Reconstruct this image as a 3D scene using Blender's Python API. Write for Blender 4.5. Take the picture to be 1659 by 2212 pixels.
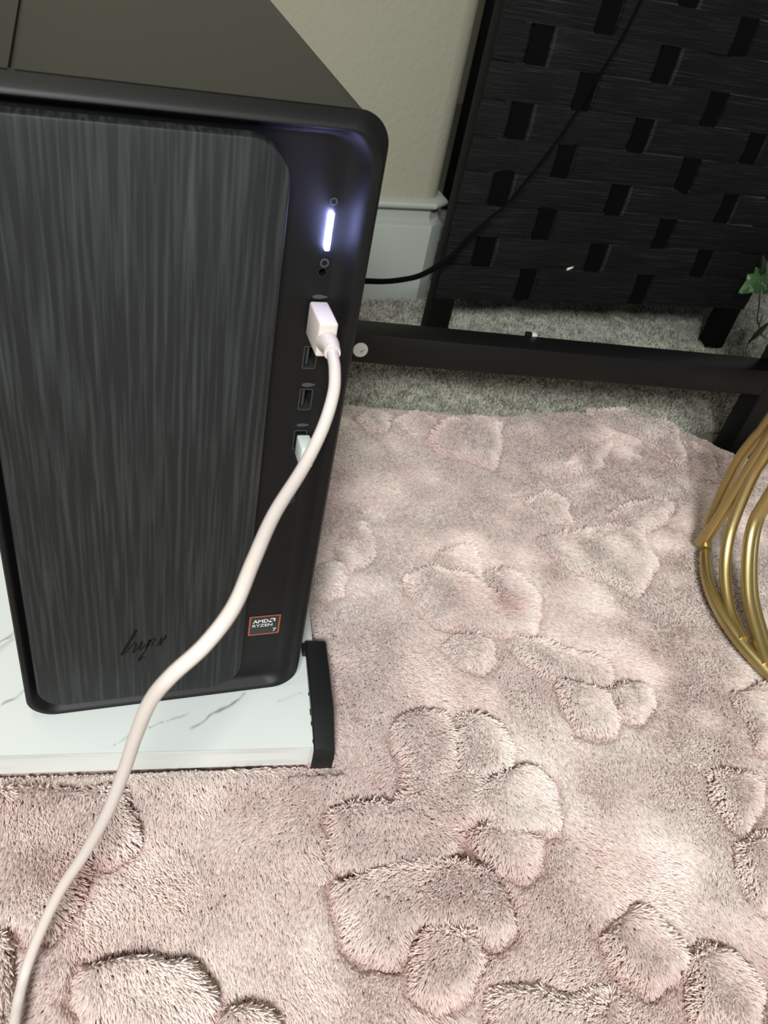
import bpy, bmesh, math, random
import numpy as np
from mathutils import Vector, Matrix

random.seed(4); rng = np.random.default_rng(4)
scene = bpy.context.scene
for o in list(bpy.data.objects): bpy.data.objects.remove(o)

# ------------------------------------------------------------------ camera
cam_d = bpy.data.cameras.new('camera'); cam = bpy.data.objects.new('camera', cam_d)
scene.collection.objects.link(cam); scene.camera = cam
R_ = Vector((0.9432, -0.2806, 0.1780)).normalized()
F_ = Vector((0.3278, 0.6987, -0.6359)).normalized()
U_ = R_.cross(F_).normalized(); R_ = F_.cross(U_).normalized()
m = Matrix((R_, U_, -F_)).transposed().to_4x4(); m.translation = Vector((0.0470, -0.3039, 0.4213))
cam.matrix_world = m
cam_d.sensor_fit = 'VERTICAL'; cam_d.sensor_height = 36.0; cam_d.sensor_width = 27.0
cam_d.lens = 36.0 * 1742.0 / 2212.0
cam_d.clip_start = 0.02; cam_d.clip_end = 50
cam_d.dof.use_dof = True; cam_d.dof.focus_distance = 0.46; cam_d.dof.aperture_fstop = 20.0

# ------------------------------------------------------------------ world, lights, exposure
world = bpy.data.worlds.new('world'); scene.world = world; world.use_nodes = True
bg = world.node_tree.nodes['Background']
bg.inputs[0].default_value = (0.90, 0.95, 0.96, 1); bg.inputs[1].default_value = 0.20

def area(name, loc, target, size, power, col):
    l = bpy.data.lights.new(name, 'AREA'); l.shape = 'DISK'; l.size = size; l.energy = power; l.color = col
    o = bpy.data.objects.new(name, l); scene.collection.objects.link(o); o.location = loc
    o.rotation_euler = (Vector(target) - Vector(loc)).to_track_quat('-Z', 'Y').to_euler()
    return o
area('window_daylight', (-0.32, -1.08, 1.15), (0.20, -0.05, 0.0), 0.36, 38.5, (0.985, 1.0, 0.985))
area('ceiling_lamp', (-0.25, 0.05, 2.2), (0.0, 0.4, 0.0), 0.5, 7.5, (1.0, 0.93, 0.72))

scene.view_settings.view_transform = 'Standard'; scene.view_settings.look = 'None'
scene.view_settings.gamma = 1.0; scene.view_settings.use_curve_mapping = False
scene.view_settings.exposure = 0.0
scene.cycles_curves.shape = 'THICK'
scene.cycles.max_bounces = 8; scene.cycles.diffuse_bounces = 4

# ------------------------------------------------------------------ helpers
def lin(c):
    return tuple((x / 12.92 if x <= 0.04045 else ((x + 0.055) / 1.055) ** 2.4) for x in [v / 255 for v in c])

def material(name, rgb, rough=0.5, metal=0.0, spec=0.5, noise=None, bump=None, emit=None, coat=0.0):
    """procedural Principled material; noise=(scale xyz, detail, rgb2, lo, hi), bump=(scale xyz, strength, distance)"""
    mt = bpy.data.materials.new(name); mt.use_nodes = True
    nt = mt.node_tree; b = nt.nodes['Principled BSDF']
    b.inputs['Base Color'].default_value = (*lin(rgb), 1)
    b.inputs['Roughness'].default_value = rough; b.inputs['Metallic'].default_value = metal
    b.inputs['Specular IOR Level'].default_value = spec; b.inputs['Coat Weight'].default_value = coat
    def nz(scale, detail):
        tc = nt.nodes.new('ShaderNodeTexCoord'); mp = nt.nodes.new('ShaderNodeMapping')
        mp.inputs['Scale'].default_value = scale
        n = nt.nodes.new('ShaderNodeTexNoise'); n.inputs['Scale'].default_value = 1.0; n.inputs['Detail'].default_value = detail
        nt.links.new(tc.outputs['Object'], mp.inputs[0]); nt.links.new(mp.outputs[0], n.inputs[0])
        return n
    if noise:
        n = nz(noise[0], noise[1]); rp = nt.nodes.new('ShaderNodeValToRGB')
        rp.color_ramp.elements[0].position = noise[3]; rp.color_ramp.elements[1].position = noise[4]
        rp.color_ramp.elements[0].color = (*lin(rgb), 1); rp.color_ramp.elements[1].color = (*lin(noise[2]), 1)
        nt.links.new(n.outputs['Fac'], rp.inputs[0]); nt.links.new(rp.outputs[0], b.inputs['Base Color'])
    if bump:
        n = nz(bump[0], 4); bp = nt.nodes.new('ShaderNodeBump')
        bp.inputs['Strength'].default_value = bump[1]; bp.inputs['Distance'].default_value = bump[2]
        nt.links.new(n.outputs['Fac'], bp.inputs['Height']); nt.links.new(bp.outputs[0], b.inputs['Normal'])
    if emit:
        b.inputs['Emission Color'].default_value = (*emit[0], 1); b.inputs['Emission Strength'].default_value = emit[1]
    return mt

def link_mesh(name, bm, mat, parent=None, smooth=True, angle=35):
    bmesh.ops.recalc_face_normals(bm, faces=bm.faces[:])
    me = bpy.data.meshes.new(name); bm.to_mesh(me); bm.free()
    me.materials.append(mat)
    for p in me.polygons: p.use_smooth = smooth
    if smooth: me.set_sharp_from_angle(angle=math.radians(angle))
    o = bpy.data.objects.new(name, me); scene.collection.objects.link(o)
    if parent: o.parent = parent
    return o

def thing(name, label, cat, group=None):
    o = bpy.data.objects.new(name, None); scene.collection.objects.link(o); o.empty_display_size = 0.02
    tag(o, label, cat, group); return o
def tag(o, label, cat, group=None):
    o['label'] = label; o['category'] = cat
    if group: o['group'] = group
    return o
def structure(o, label=None):
    o['kind'] = 'structure'
    if label: o['label'] = label
    return o

def box_into(bm, lo, hi, bev=0.0, mtx=None, seg=2):
    r = bmesh.ops.create_cube(bm, size=1.0); vs = r['verts']
    lo, hi = Vector(lo), Vector(hi)
    for v in vs:
        v.co = Vector((lo[i] + (v.co[i] + 0.5) * (hi[i] - lo[i]) for i in range(3)))
    if bev:
        es = list({e for v in vs for e in v.link_edges})
        rb = bmesh.ops.bevel(bm, geom=es, offset=bev, segments=seg, affect='EDGES', profile=0.5)
        vs = list({v for f in rb['faces'] for v in f.verts} | {v for v in vs if v.is_valid})
    if mtx:
        for v in vs: v.co = mtx @ v.co

def catmull(P, n=10):
    P = [Vector(p) for p in P]; Q = [P[0] * 2 - P[1]] + P + [P[-1] * 2 - P[-2]]; out = []
    for i in range(1, len(Q) - 2):
        a, b, c, d = Q[i - 1:i + 3]
        for k in range(n):
            t = k / n
            out.append(0.5 * ((2 * b) + (c - a) * t + (2 * a - 5 * b + 4 * c - d) * t * t + (3 * b - a - 3 * c + d) * t ** 3))
    out.append(P[-1]); return out

def tube_into(bm, pts, rad, sides=12, cap=True, flat=1.0, closed=False):
    """rad: number or list; flat squashes the section sideways"""
    pts = [Vector(p) for p in pts]; n = len(pts)
    t0 = (pts[1] - pts[0]).normalized(); nrm = t0.orthogonal().normalized(); rings = []
    for i, p in enumerate(pts):
        if closed: t = (pts[(i + 1) % n] - pts[i - 1]).normalized()
        else: t = (pts[min(i + 1, n - 1)] - pts[max(i - 1, 0)]).normalized()
        nrm = (nrm - t * nrm.dot(t)).normalized(); bi = t.cross(nrm)
        r = rad[i] if isinstance(rad, (list, tuple)) else rad
        rings.append([bm.verts.new(p + (nrm * math.cos(a) * r + bi * math.sin(a) * r * flat)) for a in [2 * math.pi * k / sides for k in range(sides)]])
    for i in range(n if closed else n - 1):
        A, B = rings[i], rings[(i + 1) % n]
        for k in range(sides): bm.faces.new((A[k], A[(k + 1) % sides], B[(k + 1) % sides], B[k]))
    if cap and not closed:
        bm.faces.new(rings[0][::-1]); bm.faces.new(rings[-1])

def rrect(x0, x1, z0, z1, r, n=8):
    """closed rounded rectangle in the xz plane, counter-clockwise; r a number or (bl, br, tr, tl)"""
    rs = r if isinstance(r, (tuple, list)) else (r,) * 4
    out = []
    for (cx, cz, a0, rr) in ((x0 + rs[0], z0 + rs[0], 180, rs[0]), (x1 - rs[1], z0 + rs[1], 270, rs[1]), (x1 - rs[2], z1 - rs[2], 0, rs[2]), (x0 + rs[3], z1 - rs[3], 90, rs[3])):
        for k in range(n + 1):
            a = math.radians(a0 + 90 * k / n); out.append((cx + rr * math.cos(a), cz + rr * math.sin(a)))
    return out
def loops_into(bm, loops, cap_first=False, cap_last=False):
    rings = [[bm.verts.new(p) for p in L] for L in loops]
    n = len(rings[0])
    for A, B in zip(rings, rings[1:]):
        for k in range(n): bm.faces.new((A[k], A[(k + 1) % n], B[(k + 1) % n], B[k]))
    if cap_first: bm.faces.new(rings[0][::-1])
    if cap_last: bm.faces.new(rings[-1])
    return rings
def plate_into(bm, outline, y0, y1, bev=0.0):
    """xz outline extruded from y0 (front) to y1 with an optional softened front edge"""
    c = (sum(p[0] for p in outline) / len(outline), sum(p[1] for p in outline) / len(outline))
    def inset(d):
        res = []
        for x, z in outline:
            v = Vector((x - c[0], z - c[1])); res.append((x - d * (1 if v.x > 0 else -1), z - d * (1 if v.y > 0 else -1)))
        return res
    L = []
    if bev: L.append([(x, y0, z) for x, z in inset(bev)]); L.append([(x, y0 + bev * 0.3, z) for x, z in inset(bev * 0.3)]); L.append([(x, y0 + bev, z) for x, z in outline])
    else: L.append([(x, y0, z) for x, z in outline])
    L.append([(x, y1, z) for x, z in outline])
    loops_into(bm, L, True, True)

def vnoise(x, y, s, seed=0):
    """smooth 2-D value noise in [-1, 1]"""
    x = np.asarray(x) / s + 37.3 * seed; y = np.asarray(y) / s - 11.7 * seed
    xi = np.floor(x).astype(np.int64); yi = np.floor(y).astype(np.int64); fx = x - xi; fy = y - yi
    fx = fx * fx * (3 - 2 * fx); fy = fy * fy * (3 - 2 * fy)
    def h(a, b):
        v = np.sin(a * 127.1 + b * 311.7 + seed * 74.7) * 43758.5453
        return (v - np.floor(v)) * 2 - 1
    return (h(xi, yi) * (1 - fx) + h(xi + 1, yi) * fx) * (1 - fy) + (h(xi, yi + 1) * (1 - fx) + h(xi + 1, yi + 1) * fx) * fy

AL = math.radians(8.1)
UX, UY, VX, VY = math.cos(AL), -math.sin(AL), math.sin(AL), math.cos(AL)
def uv(u, v, z=0.0): return Vector((u * UX + v * VX, u * UY + v * VY, z))      # the board's, rug's and desk's own axes
ROT = Matrix(((UX, VX, 0, 0), (UY, VY, 0, 0), (0, 0, 1, 0), (0, 0, 0, 1)))

PETALS = [[8, [[0.2167, -0.0353], [0.2253, -0.0264], [0.2398, -0.0239], [0.2519, -0.0292], [0.2546, -0.0459], [0.2443, -0.0707], [0.2223, -0.0857], [0.2163, -0.0657]]], [8, [[0.2546, -0.0459], [0.2634, -0.0332], [0.2792, -0.032], [0.29, -0.0431], [0.2878, -0.0621], [0.2819, -0.0734], [0.2599, -0.0794], [0.2461, -0.071]]], [9, [[0.2855, -0.074], [0.2985, -0.0763], [0.3052, -0.0876], [0.2983, -0.1074], [0.2958, -0.1165], [0.2812, -0.1173], [0.2567, -0.1139], [0.2452, -0.0974], [0.2549, -0.0823]]], [8, [[0.24, -0.1106], [0.2595, -0.1073], [0.2823, -0.1189], [0.2756, -0.1349], [0.2633, -0.1398], [0.2516, -0.1342], [0.2444, -0.1218]]], [7, [[0.2163, -0.0657], [0.2457, -0.067], [0.2606, -0.0775], [0.2507, -0.102], [0.2333, -0.1093], [0.2115, -0.1016], [0.2038, -0.0823]]], [7, [[0.1628, -0.0817], [0.1786, -0.0794], [0.215, -0.0807], [0.235, -0.1097], [0.2261, -0.1215], [0.1999, -0.126], [0.1666, -0.1176], [0.158, -0.1078]]], [10, [[0.1565, -0.1202], [0.1777, -0.1183], [0.2247, -0.1229], [0.2448, -0.1336], [0.2481, -0.1502], [0.2457, -0.1635], [0.2354, -0.1717], [0.2261, -0.1665], [0.2207, -0.1595], [0.1939, -0.1537], [0.1895, -0.1549], [0.1774, -0.1663], [0.1647, -0.1634], [0.1583, -0.1544], [0.1532, -0.1302]]], [7, [[0.192, -0.1555], [0.2092, -0.1556], [0.2244, -0.1625], [0.2239, -0.1718], [0.2144, -0.1835], [0.2087, -0.1901], [0.1915, -0.1913], [0.1833, -0.1803]]], [7, [[0.3008, 0.1191], [0.3188, 0.1279], [0.3313, 0.121], [0.3321, 0.1029], [0.322, 0.0852], [0.3115, 0.0956], [0.301, 0.1062]]], [7, [[0.2684, 0.0972], [0.2894, 0.1074], [0.3115, 0.0956], [0.3242, 0.0788], [0.3605, 0.0507], [0.3447, 0.0273], [0.3065, 0.0351], [0.2761, 0.05], [0.2654, 0.071]]], [6, [[0.3326, 0.0933], [0.3525, 0.0992], [0.3647, 0.0867], [0.3671, 0.0648], [0.3569, 0.0482], [0.3345, 0.0686]]], [8, [[0.3497, -0.0151], [0.3631, -0.0245], [0.3764, -0.0339], [0.376, -0.0527], [0.3661, -0.0602], [0.3521, -0.0616], [0.3445, -0.0555], [0.3415, -0.0379]]], [8, [[0.3801, -0.0271], [0.4008, -0.024], [0.4099, -0.0329], [0.4058, -0.0481], [0.3883, -0.057], [0.3774, -0.0483]]], [5, [[0.3206, 0.036], [0.3391, 0.0253], [0.3674, 0.0107], [0.3911, -0.0032], [0.3849, -0.0229], [0.3485, -0.0174], [0.3414, -0.0089], [0.329, 0.0082]]], [5, [[0.273, 0.029], [0.2915, 0.0371], [0.3087, 0.0294], [0.3078, 0.0112], [0.2935, 0.0032], [0.279, 0.0103]]], [7, [[0.3443, 0.2737], [0.3716, 0.3008], [0.4056, 0.3097], [0.4327, 0.2992], [0.4163, 0.2572], [0.398, 0.2315], [0.3775, 0.2456], [0.3551, 0.2554]]], [6, [[0.1889, 0.0943], [0.2033, 0.1195], [0.2193, 0.1209], [0.2166, 0.1059], [0.2091, 0.0891], [0.1994, 0.0845]]], [5, [[0.2248, 0.1427], [0.2466, 0.1715], [0.2541, 0.1467], [0.2445, 0.1215], [0.2213, 0.1115], [0.2157, 0.1244]]], [4, [[0.4107, 0.1814], [0.4387, 0.1915], [0.4499, 0.1786], [0.4422, 0.1519], [0.4176, 0.154]]], [6, [[0.4022, 0.1333], [0.4457, 0.1367], [0.4914, 0.1403], [0.5027, 0.1243], [0.4972, 0.0891], [0.4576, 0.0588], [0.4417, 0.0782], [0.4178, 0.094], [0.4039, 0.1088]]], [5, [[0.4863, 0.1522], [0.5125, 0.166], [0.5412, 0.172], [0.5632, 0.1663], [0.5393, 0.144], [0.5013, 0.1319]]], [4, [[0.4778, 0.2273], [0.5072, 0.2533], [0.5473, 0.2661], [0.5116, 0.2255], [0.4871, 0.2093]]], [6, [[0.5442, 0.3171], [0.6115, 0.3158], [0.6388, 0.2832], [0.6126, 0.211], [0.5968, 0.2398], [0.5868, 0.2746], [0.5611, 0.2906]]], [6, [[0.2889, 0.3171], [0.3031, 0.3265], [0.322, 0.3213], [0.3112, 0.2954], [0.2964, 0.2935]]], [6, [[0.3248, 0.3116], [0.3545, 0.3207], [0.364, 0.2962], [0.3415, 0.2738]]], [4, [[0.6032, 0.2444], [0.6438, 0.2574], [0.6555, 0.2323], [0.6336, 0.1961], [0.6101, 0.202]]], [7, [[0.4194, -0.1041], [0.4391, -0.1055], [0.4555, -0.1148], [0.439, -0.1302], [0.4227, -0.1426], [0.4156, -0.1374], [0.4119, -0.1211]]], [7, [[0.4085, -0.1528], [0.426, -0.147], [0.4415, -0.15], [0.4121, -0.1865], [0.3968, -0.1849], [0.3995, -0.1704]]], [7, [[0.2962, -0.1804], [0.3171, -0.1696], [0.3262, -0.1762], [0.3372, -0.1969], [0.3345, -0.2065], [0.3048, -0.2109], [0.2936, -0.1944]]], [8, [[0.3363, -0.2011], [0.3505, -0.1968], [0.3635, -0.2027], [0.3668, -0.2138], [0.3675, -0.2254], [0.3543, -0.2399], [0.3246, -0.229]]], [5, [[0.2234, -0.1922], [0.2462, -0.1948], [0.264, -0.2082], [0.2866, -0.2067], [0.2776, -0.228], [0.2068, -0.2135]]], [6, [[0.48, -0.0449], [0.5218, -0.0435], [0.4914, -0.088], [0.4691, -0.0911], [0.4757, -0.0761]]], [9, [[-0.0143, -0.0342], [0.018, -0.0415], [0.0467, -0.0481], [0.0547, -0.0651], [0.0522, -0.0782], [0.045, -0.0828], [0.0313, -0.0847], [0.0259, -0.0961], [0.0188, -0.1054], [0.012, -0.1154], [0.0016, -0.1162], [-0.0166, -0.1041], [-0.0206, -0.0344]]], [10, [[0.0223, -0.1486], [0.0272, -0.1337], [0.0425, -0.1351], [0.0618, -0.1404], [0.0733, -0.145], [0.0804, -0.1534], [0.0868, -0.1654], [0.0823, -0.1699], [0.0532, -0.1762], [0.0338, -0.1629], [0.0285, -0.1599]]], [9, [[0.0886, -0.1667], [0.1004, -0.1685], [0.1092, -0.1762], [0.1116, -0.1849], [0.1084, -0.1912], [0.0841, -0.1854]]], [9, [[-0.0192, -0.1066], [-0.0087, -0.1129], [-0.0059, -0.1263], [-0.0056, -0.143], [-0.0074, -0.1616], [-0.0159, -0.1596]]], [8, [[0.0248, -0.1617], [0.0293, -0.161], [0.0374, -0.1646], [0.0441, -0.1757], [0.0247, -0.171]]]]
VEINS = [[[0.0404, -0.0284], [0.0528, -0.0225], [0.0675, -0.0158], [0.0861, -0.0113]], [[0.0895, -0.0224], [0.0967, -0.0187], [0.1089, -0.0106], [0.1236, -0.0014]], [[0.1452, -0.0115], [0.1592, -0.0055]], [[-0.0181, 0.0592], [-0.0078, 0.0676]], [[-0.0158, 0.0112], [-0.0033, 0.0215]], [[-0.0178, 0.0547], [-0.0102, 0.0611]]]
CABLE = [[0.1391, -0.0135, 0.2556], [0.1388, -0.0212, 0.2575], [0.1379, -0.0285, 0.2573], [0.1368, -0.037, 0.256], [0.1344, -0.047, 0.2517], [0.128, -0.06, 0.2446], [0.1174, -0.0765, 0.2388], [0.1027, -0.0987, 0.2367], [0.0921, -0.1192, 0.2354], [0.0835, -0.1354, 0.2321], [0.0738, -0.1446, 0.2264], [0.0637, -0.1467, 0.2158], [0.0578, -0.1431, 0.1993], [0.0531, -0.1383, 0.174], [0.0489, -0.1345, 0.1476], [0.042, -0.1313, 0.1146], [0.0319, -0.1276, 0.0788], [0.0206, -0.1266, 0.0489], [0.01, -0.1304, 0.0204], [0.0024, -0.1369, -0.0001], [-0.0011, -0.1485, -0.004], [-0.0026, -0.1586, -0.004], [-0.0049, -0.1715, -0.004], [-0.0086, -0.1859, -0.004]]
BLACK_CORD = [[0.2959, 0.4, 0.0865], [0.3275, 0.42, 0.0775], [0.3531, 0.435, 0.0733], [0.3732, 0.442, 0.0749], [0.393, 0.45, 0.0814], [0.4107, 0.455, 0.0929], [0.4258, 0.458, 0.1119], [0.4461, 0.458, 0.1357], [0.4632, 0.46, 0.1532], [0.4945, 0.462, 0.2079], [0.5096, 0.463, 0.2409], [0.5223, 0.463, 0.276], [0.5353, 0.463, 0.3136], [0.5436, 0.463, 0.3525], [0.5492, 0.463, 0.3889]]
HOOP_C = [[0.5372, 0.0819, 0.1108], [0.5375, 0.0828, 0.0893], [0.536, 0.0781, 0.0619], [0.5331, 0.0696, 0.0367], [0.5286, 0.0558, 0.0186], [0.5223, 0.0367, 0.0062], [0.5145, 0.0132, -0.0003], [0.5056, -0.0139, 0.002]]
HOOP_D = [[0.5424, 0.0635, 0.0788], [0.5418, 0.0617, 0.0534], [0.5368, 0.0465, 0.0321], [0.5278, 0.0191, 0.0132], [0.5176, -0.0117, 0.0057], [0.5085, -0.039, 0.003]]

# ------------------------------------------------------------------ materials
M_wall = material('wall_paint', (152, 149, 131), 0.85, bump=((138, 138, 138), 0.25, 0.002))
M_trim = material('trim_paint', (155, 160, 153), 0.45)
M_floor = material('carpet_backing', (103, 101, 92), 0.95, noise=((51, 51, 51), 3, (120, 119, 108), 0.3, 0.7))
M_case = material('black_case_plastic', (21, 22, 17), 0.42, bump=((2500, 2500, 2500), 0.15, 0.0004))
M_bezel = material('black_bezel_plastic', (6, 7, 7), 0.50, spec=0.3, bump=((2600, 2600, 2600), 0.12, 0.0004))
M_panel = material('dark_woodgrain', (26, 28, 28), 0.55, spec=0.25, noise=((460, 80, 15), 7, (56, 60, 59), 0.45, 0.84), bump=((500, 50, 20), 0.12, 0.0004))
M_ink = material('logo_engraving', (13, 10, 6), 0.6, spec=0.15)
M_black = material('port_black', (6, 6, 6), 0.5)
M_port = material('port_shell', (52, 54, 54), 0.35, metal=0.4)
M_icon = material('icon_print', (56, 59, 60), 0.6)
M_led = material('led_light', (255, 255, 255), 0.4, emit=((0.40, 0.44, 1.0), 190))
M_copper = material('sticker_copper', (164, 87, 59), 0.35, metal=0.35)
M_stick = material('sticker_black', (31, 33, 32), 0.3)
M_letter = material('sticker_white', (204, 209, 206), 0.4)
M_cable = material('blush_white_cable', (197, 187, 180), 0.45)
M_dongle = material('white_plastic', (194, 201, 197), 0.4)
M_cap = material('black_rubbery_plastic', (21, 23, 24), 0.45, bump=((783, 783, 783), 0.1, 0.0005))
M_desk = material('black_powder_coat', (10, 11, 11), 0.45, spec=0.35, bump=((1500, 1500, 1500), 0.1, 0.0004))
M_frame = material('black_painted_wood', (6, 6, 6), 0.6, spec=0.2, bump=((260, 260, 33), 0.2, 0.001))
M_strip = material('black_paper_weave', (8, 10, 9), 0.5, spec=0.25, noise=((18, 18, 750), 5, (46, 52, 50), 0.54, 0.88), bump=((40, 40, 1400), 0.7, 0.0015))
M_warp = material('black_paper_upright', (2, 2, 2), 0.8, spec=0.1)
M_gold = material('satin_gold', (202, 182, 128), 0.42, metal=1.0, bump=((300, 300, 300), 0.04, 0.001))
M_cord = material('black_cord', (2, 3, 3), 0.8, spec=0.08)
M_leaf = material('ivy_green', (59, 96, 52), 0.4, noise=((146, 146, 146), 3, (145, 173, 129), 0.52, 0.68))
M_leafd = material('ivy_dark_green', (40, 52, 28), 0.45)
M_stem = material('ivy_stem', (71, 78, 56), 0.5)
M_paper = material('white_sticker_paper', (208, 206, 197), 0.6)

ZF = -0.036        # the carpet's backing; its pile reaches about -0.030

# ------------------------------------------------------------------ floor, walls, baseboards
def tuft_object(name, root, P, rad, tint, mat, parent):
    """a pile of tapering curved fibres as one hair-curves object; P is n x 4 x 3"""
    n = len(P); hc = bpy.data.hair_curves.new(name); hc.add_curves([4] * n)
    hc.position_data.foreach_set('vector', P.astype(np.float32).ravel())
    at = hc.attributes.get('radius') or hc.attributes.new('radius', 'FLOAT', 'POINT')
    at.data.foreach_set('value', rad.astype(np.float32).ravel())
    at = hc.attributes.new('tint', 'FLOAT', 'CURVE'); at.data.foreach_set('value', tint.astype(np.float32))
    hc.materials.append(mat)
    o = bpy.data.objects.new(name, hc); scene.collection.objects.link(o); o.parent = parent
    o['kind'] = 'stuff'
    return o

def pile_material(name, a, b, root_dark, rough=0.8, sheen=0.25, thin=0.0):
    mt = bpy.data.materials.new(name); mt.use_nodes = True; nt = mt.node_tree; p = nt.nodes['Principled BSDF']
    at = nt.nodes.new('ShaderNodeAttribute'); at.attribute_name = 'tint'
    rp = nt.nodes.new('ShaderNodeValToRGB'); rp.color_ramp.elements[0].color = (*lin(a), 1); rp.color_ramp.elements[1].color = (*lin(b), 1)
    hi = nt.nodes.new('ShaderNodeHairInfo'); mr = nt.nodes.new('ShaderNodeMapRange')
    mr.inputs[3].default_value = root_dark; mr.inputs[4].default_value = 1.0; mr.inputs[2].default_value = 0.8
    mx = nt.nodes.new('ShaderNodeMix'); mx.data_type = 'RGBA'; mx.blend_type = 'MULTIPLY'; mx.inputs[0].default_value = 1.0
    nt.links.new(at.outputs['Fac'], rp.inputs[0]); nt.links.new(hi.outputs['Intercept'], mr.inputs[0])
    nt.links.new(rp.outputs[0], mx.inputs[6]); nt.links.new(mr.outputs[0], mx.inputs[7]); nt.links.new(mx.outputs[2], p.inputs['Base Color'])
    p.inputs['Roughness'].default_value = rough; p.inputs['Specular IOR Level'].default_value = 0.2
    p.inputs['Sheen Weight'].default_value = sheen; p.inputs['Sheen Roughness'].default_value = 0.5
    tr = nt.nodes.new('ShaderNodeBsdfTranslucent'); ms = nt.nodes.new('ShaderNodeMixShader'); ms.inputs[0].default_value = thin
    out = nt.nodes['Material Output']; nt.links.new(mx.outputs[2], tr.inputs[0])
    nt.links.new(p.outputs[0], ms.inputs[1]); nt.links.new(tr.outputs[0], ms.inputs[2]); nt.links.new(ms.outputs[0], out.inputs[0])
    return mt

bm = bmesh.new(); box_into(bm, (-1.6, -1.6, ZF - 0.02), (2.4, 1.7, ZF))
floor = structure(link_mesh('floor', bm, M_floor), 'beige looped-pile carpet under the pink rug')

def rug_edge(u):      # the far edge of the rug, pushed in where the desk leg stands against it
    return np.interp(u, [-1, -0.09, -0.05, 0.2, 0.30, 0.36, 0.40, 0.44, 0.50, 0.545, 0.575, 0.605, 0.635, 0.66, 0.70, 1.1], [0.334, 0.334, 0.384, 0.386, 0.382, 0.378, 0.381, 0.391, 0.403, 0.402, 0.391, 0.376, 0.350, 0.336, 0.326, 0.33])

def wall_line(x): return 0.6015 + 0.0725 * (x - 0.3737)      # the baseboard's face along the wall
CORN = (0.4484, 0.6069)
def wall_profile_path(off):
    """plan outline of the wall end: along the wall, round the bullnose corner with a 45 degree cut, then back"""
    d = Vector((1, 0.0725)).normalized(); n = Vector((0.0725, -1)).normalized()
    c = Vector(CORN)
    # at offset 0 the 45-degree face runs from CORN to CORN + (0.0203, 0.0172)
    e = Vector((0.0203, 0.0172)); e2 = Vector((0.0200, 0.0180))
    back = Vector((0.0, 1.0))
    nx = Vector((1, 0)); nd = Vector((0.64, -0.77))
    A = Vector((-1.5, wall_line(-1.5))); B = c; Cc = c + e; D = Vector((Cc.x, 1.65))
    t = off
    return [A - (-n) * -t * -1 if False else A + n * t, B + (n + nd).normalized() * t / max(0.3, n.dot((n + nd).normalized())), Cc + (nd + nx).normalized() * t / max(0.3, nx.dot((nd + nx).normalized())), D + nx * t]

# the wall: its bullnose corner is rounded
bm = bmesh.new()
f0 = wall_profile_path(-0.0098)
A, B, Cc, D = f0
pts = [A]
k0 = B + (A - B).normalized() * 0.010; k1 = Cc + (D - Cc).normalized() * 0.010
for k in range(13):
    t = k / 12; q = (1 - t) ** 3 * k0 + 3 * (1 - t) ** 2 * t * (B * 0.75 + Cc * 0.25) + 3 * (1 - t) * t * t * (Cc * 0.75 + B * 0.25) + t ** 3 * k1
    pts.append(q)
pts += [D, Vector((-1.5, 1.65))]
loops_into(bm, [[(p.x, p.y, ZF) for p in pts], [(p.x, p.y, 2.4) for p in pts]], True, True)
structure(link_mesh('wall_left', bm, M_wall, angle=50), 'cream painted wall ending in a rounded corner')
bm = bmesh.new(); box_into(bm, (CORN[0] + 0.03, 1.62, ZF), (2.4, 1.7, 2.4))
structure(link_mesh('wall_back', bm, M_wall), 'cream painted wall behind the woven divider')
# baseboard: flat face, cove, round bead on top
prof = [(0.0, ZF), (0.0, 0.0605), (-0.0012, 0.0632), (-0.0040, 0.0648), (-0.0072, 0.0690), (-0.0082, 0.0745), (-0.0080, 0.0800), (-0.0050, 0.0822),
        (-0.0012, 0.0835), (0.0010, 0.0858), (0.0012, 0.0885), (-0.0006, 0.0912), (-0.0045, 0.0926), (-0.0220, 0.0930)]
loops = []
for off, z in prof:
    P4 = wall_profile_path(off); loops.append([(p.x, p.y, z) for p in P4])
bm = bmesh.new(); rings = [[bm.verts.new(p) for p in L] for L in loops]
for A_, B_ in zip(rings, rings[1:]):
    for k in range(3): bm.faces.new((A_[k], A_[k + 1], B_[k + 1], B_[k]))
structure(link_mesh('baseboard_left', bm, M_trim, angle=25), 'white baseboard with a round bead on top')

# ------------------------------------------------------------------ carpet pile (what shows behind the rug)
def make_pile(X, Y, Z, L, r0, lay, up, jit, clump, tint):
    n = len(X); root = np.stack([X, Y, Z], -1)
    d = np.concatenate([lay, up[:, None]], 1) + rng.normal(0, jit, (n, 3)); d /= np.linalg.norm(d, axis=1)[:, None]
    upv = np.zeros((n, 3)); upv[:, 2] = 1
    P = np.zeros((n, 4, 3)); P[:, 0] = root
    for i, (s, w) in enumerate(((0.36, 0.75), (0.36, 0.35), (0.28, 0.0))):
        dd = upv * w + d * (1 - w); dd /= np.linalg.norm(dd, axis=1)[:, None]
        P[:, i + 1] = P[:, i] + dd * (L * s)[:, None]
    if clump is not None:
        g, k = clump; ci = np.floor(X / g).astype(np.int64); cj = np.floor(Y / g).astype(np.int64)
        h1 = np.modf(np.abs(np.sin(ci * 12.9898 + cj * 78.233) * 43758.5453))[0]; h2 = np.modf(np.abs(np.sin(ci * 39.346 + cj * 11.135) * 24634.633))[0]
        cx = (ci + 0.2 + 0.6 * h1) * g; cy = (cj + 0.2 + 0.6 * h2) * g
        for i, f in ((1, 0.15), (2, 0.5), (3, 0.85)):
            P[:, i, 0] += (cx - X) * f * k; P[:, i, 1] += (cy - Y) * f * k
    rad = np.stack([r0, r0 * 0.97, r0 * 0.82, r0 * 0.38], 1)
    return P, rad, tint

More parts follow.
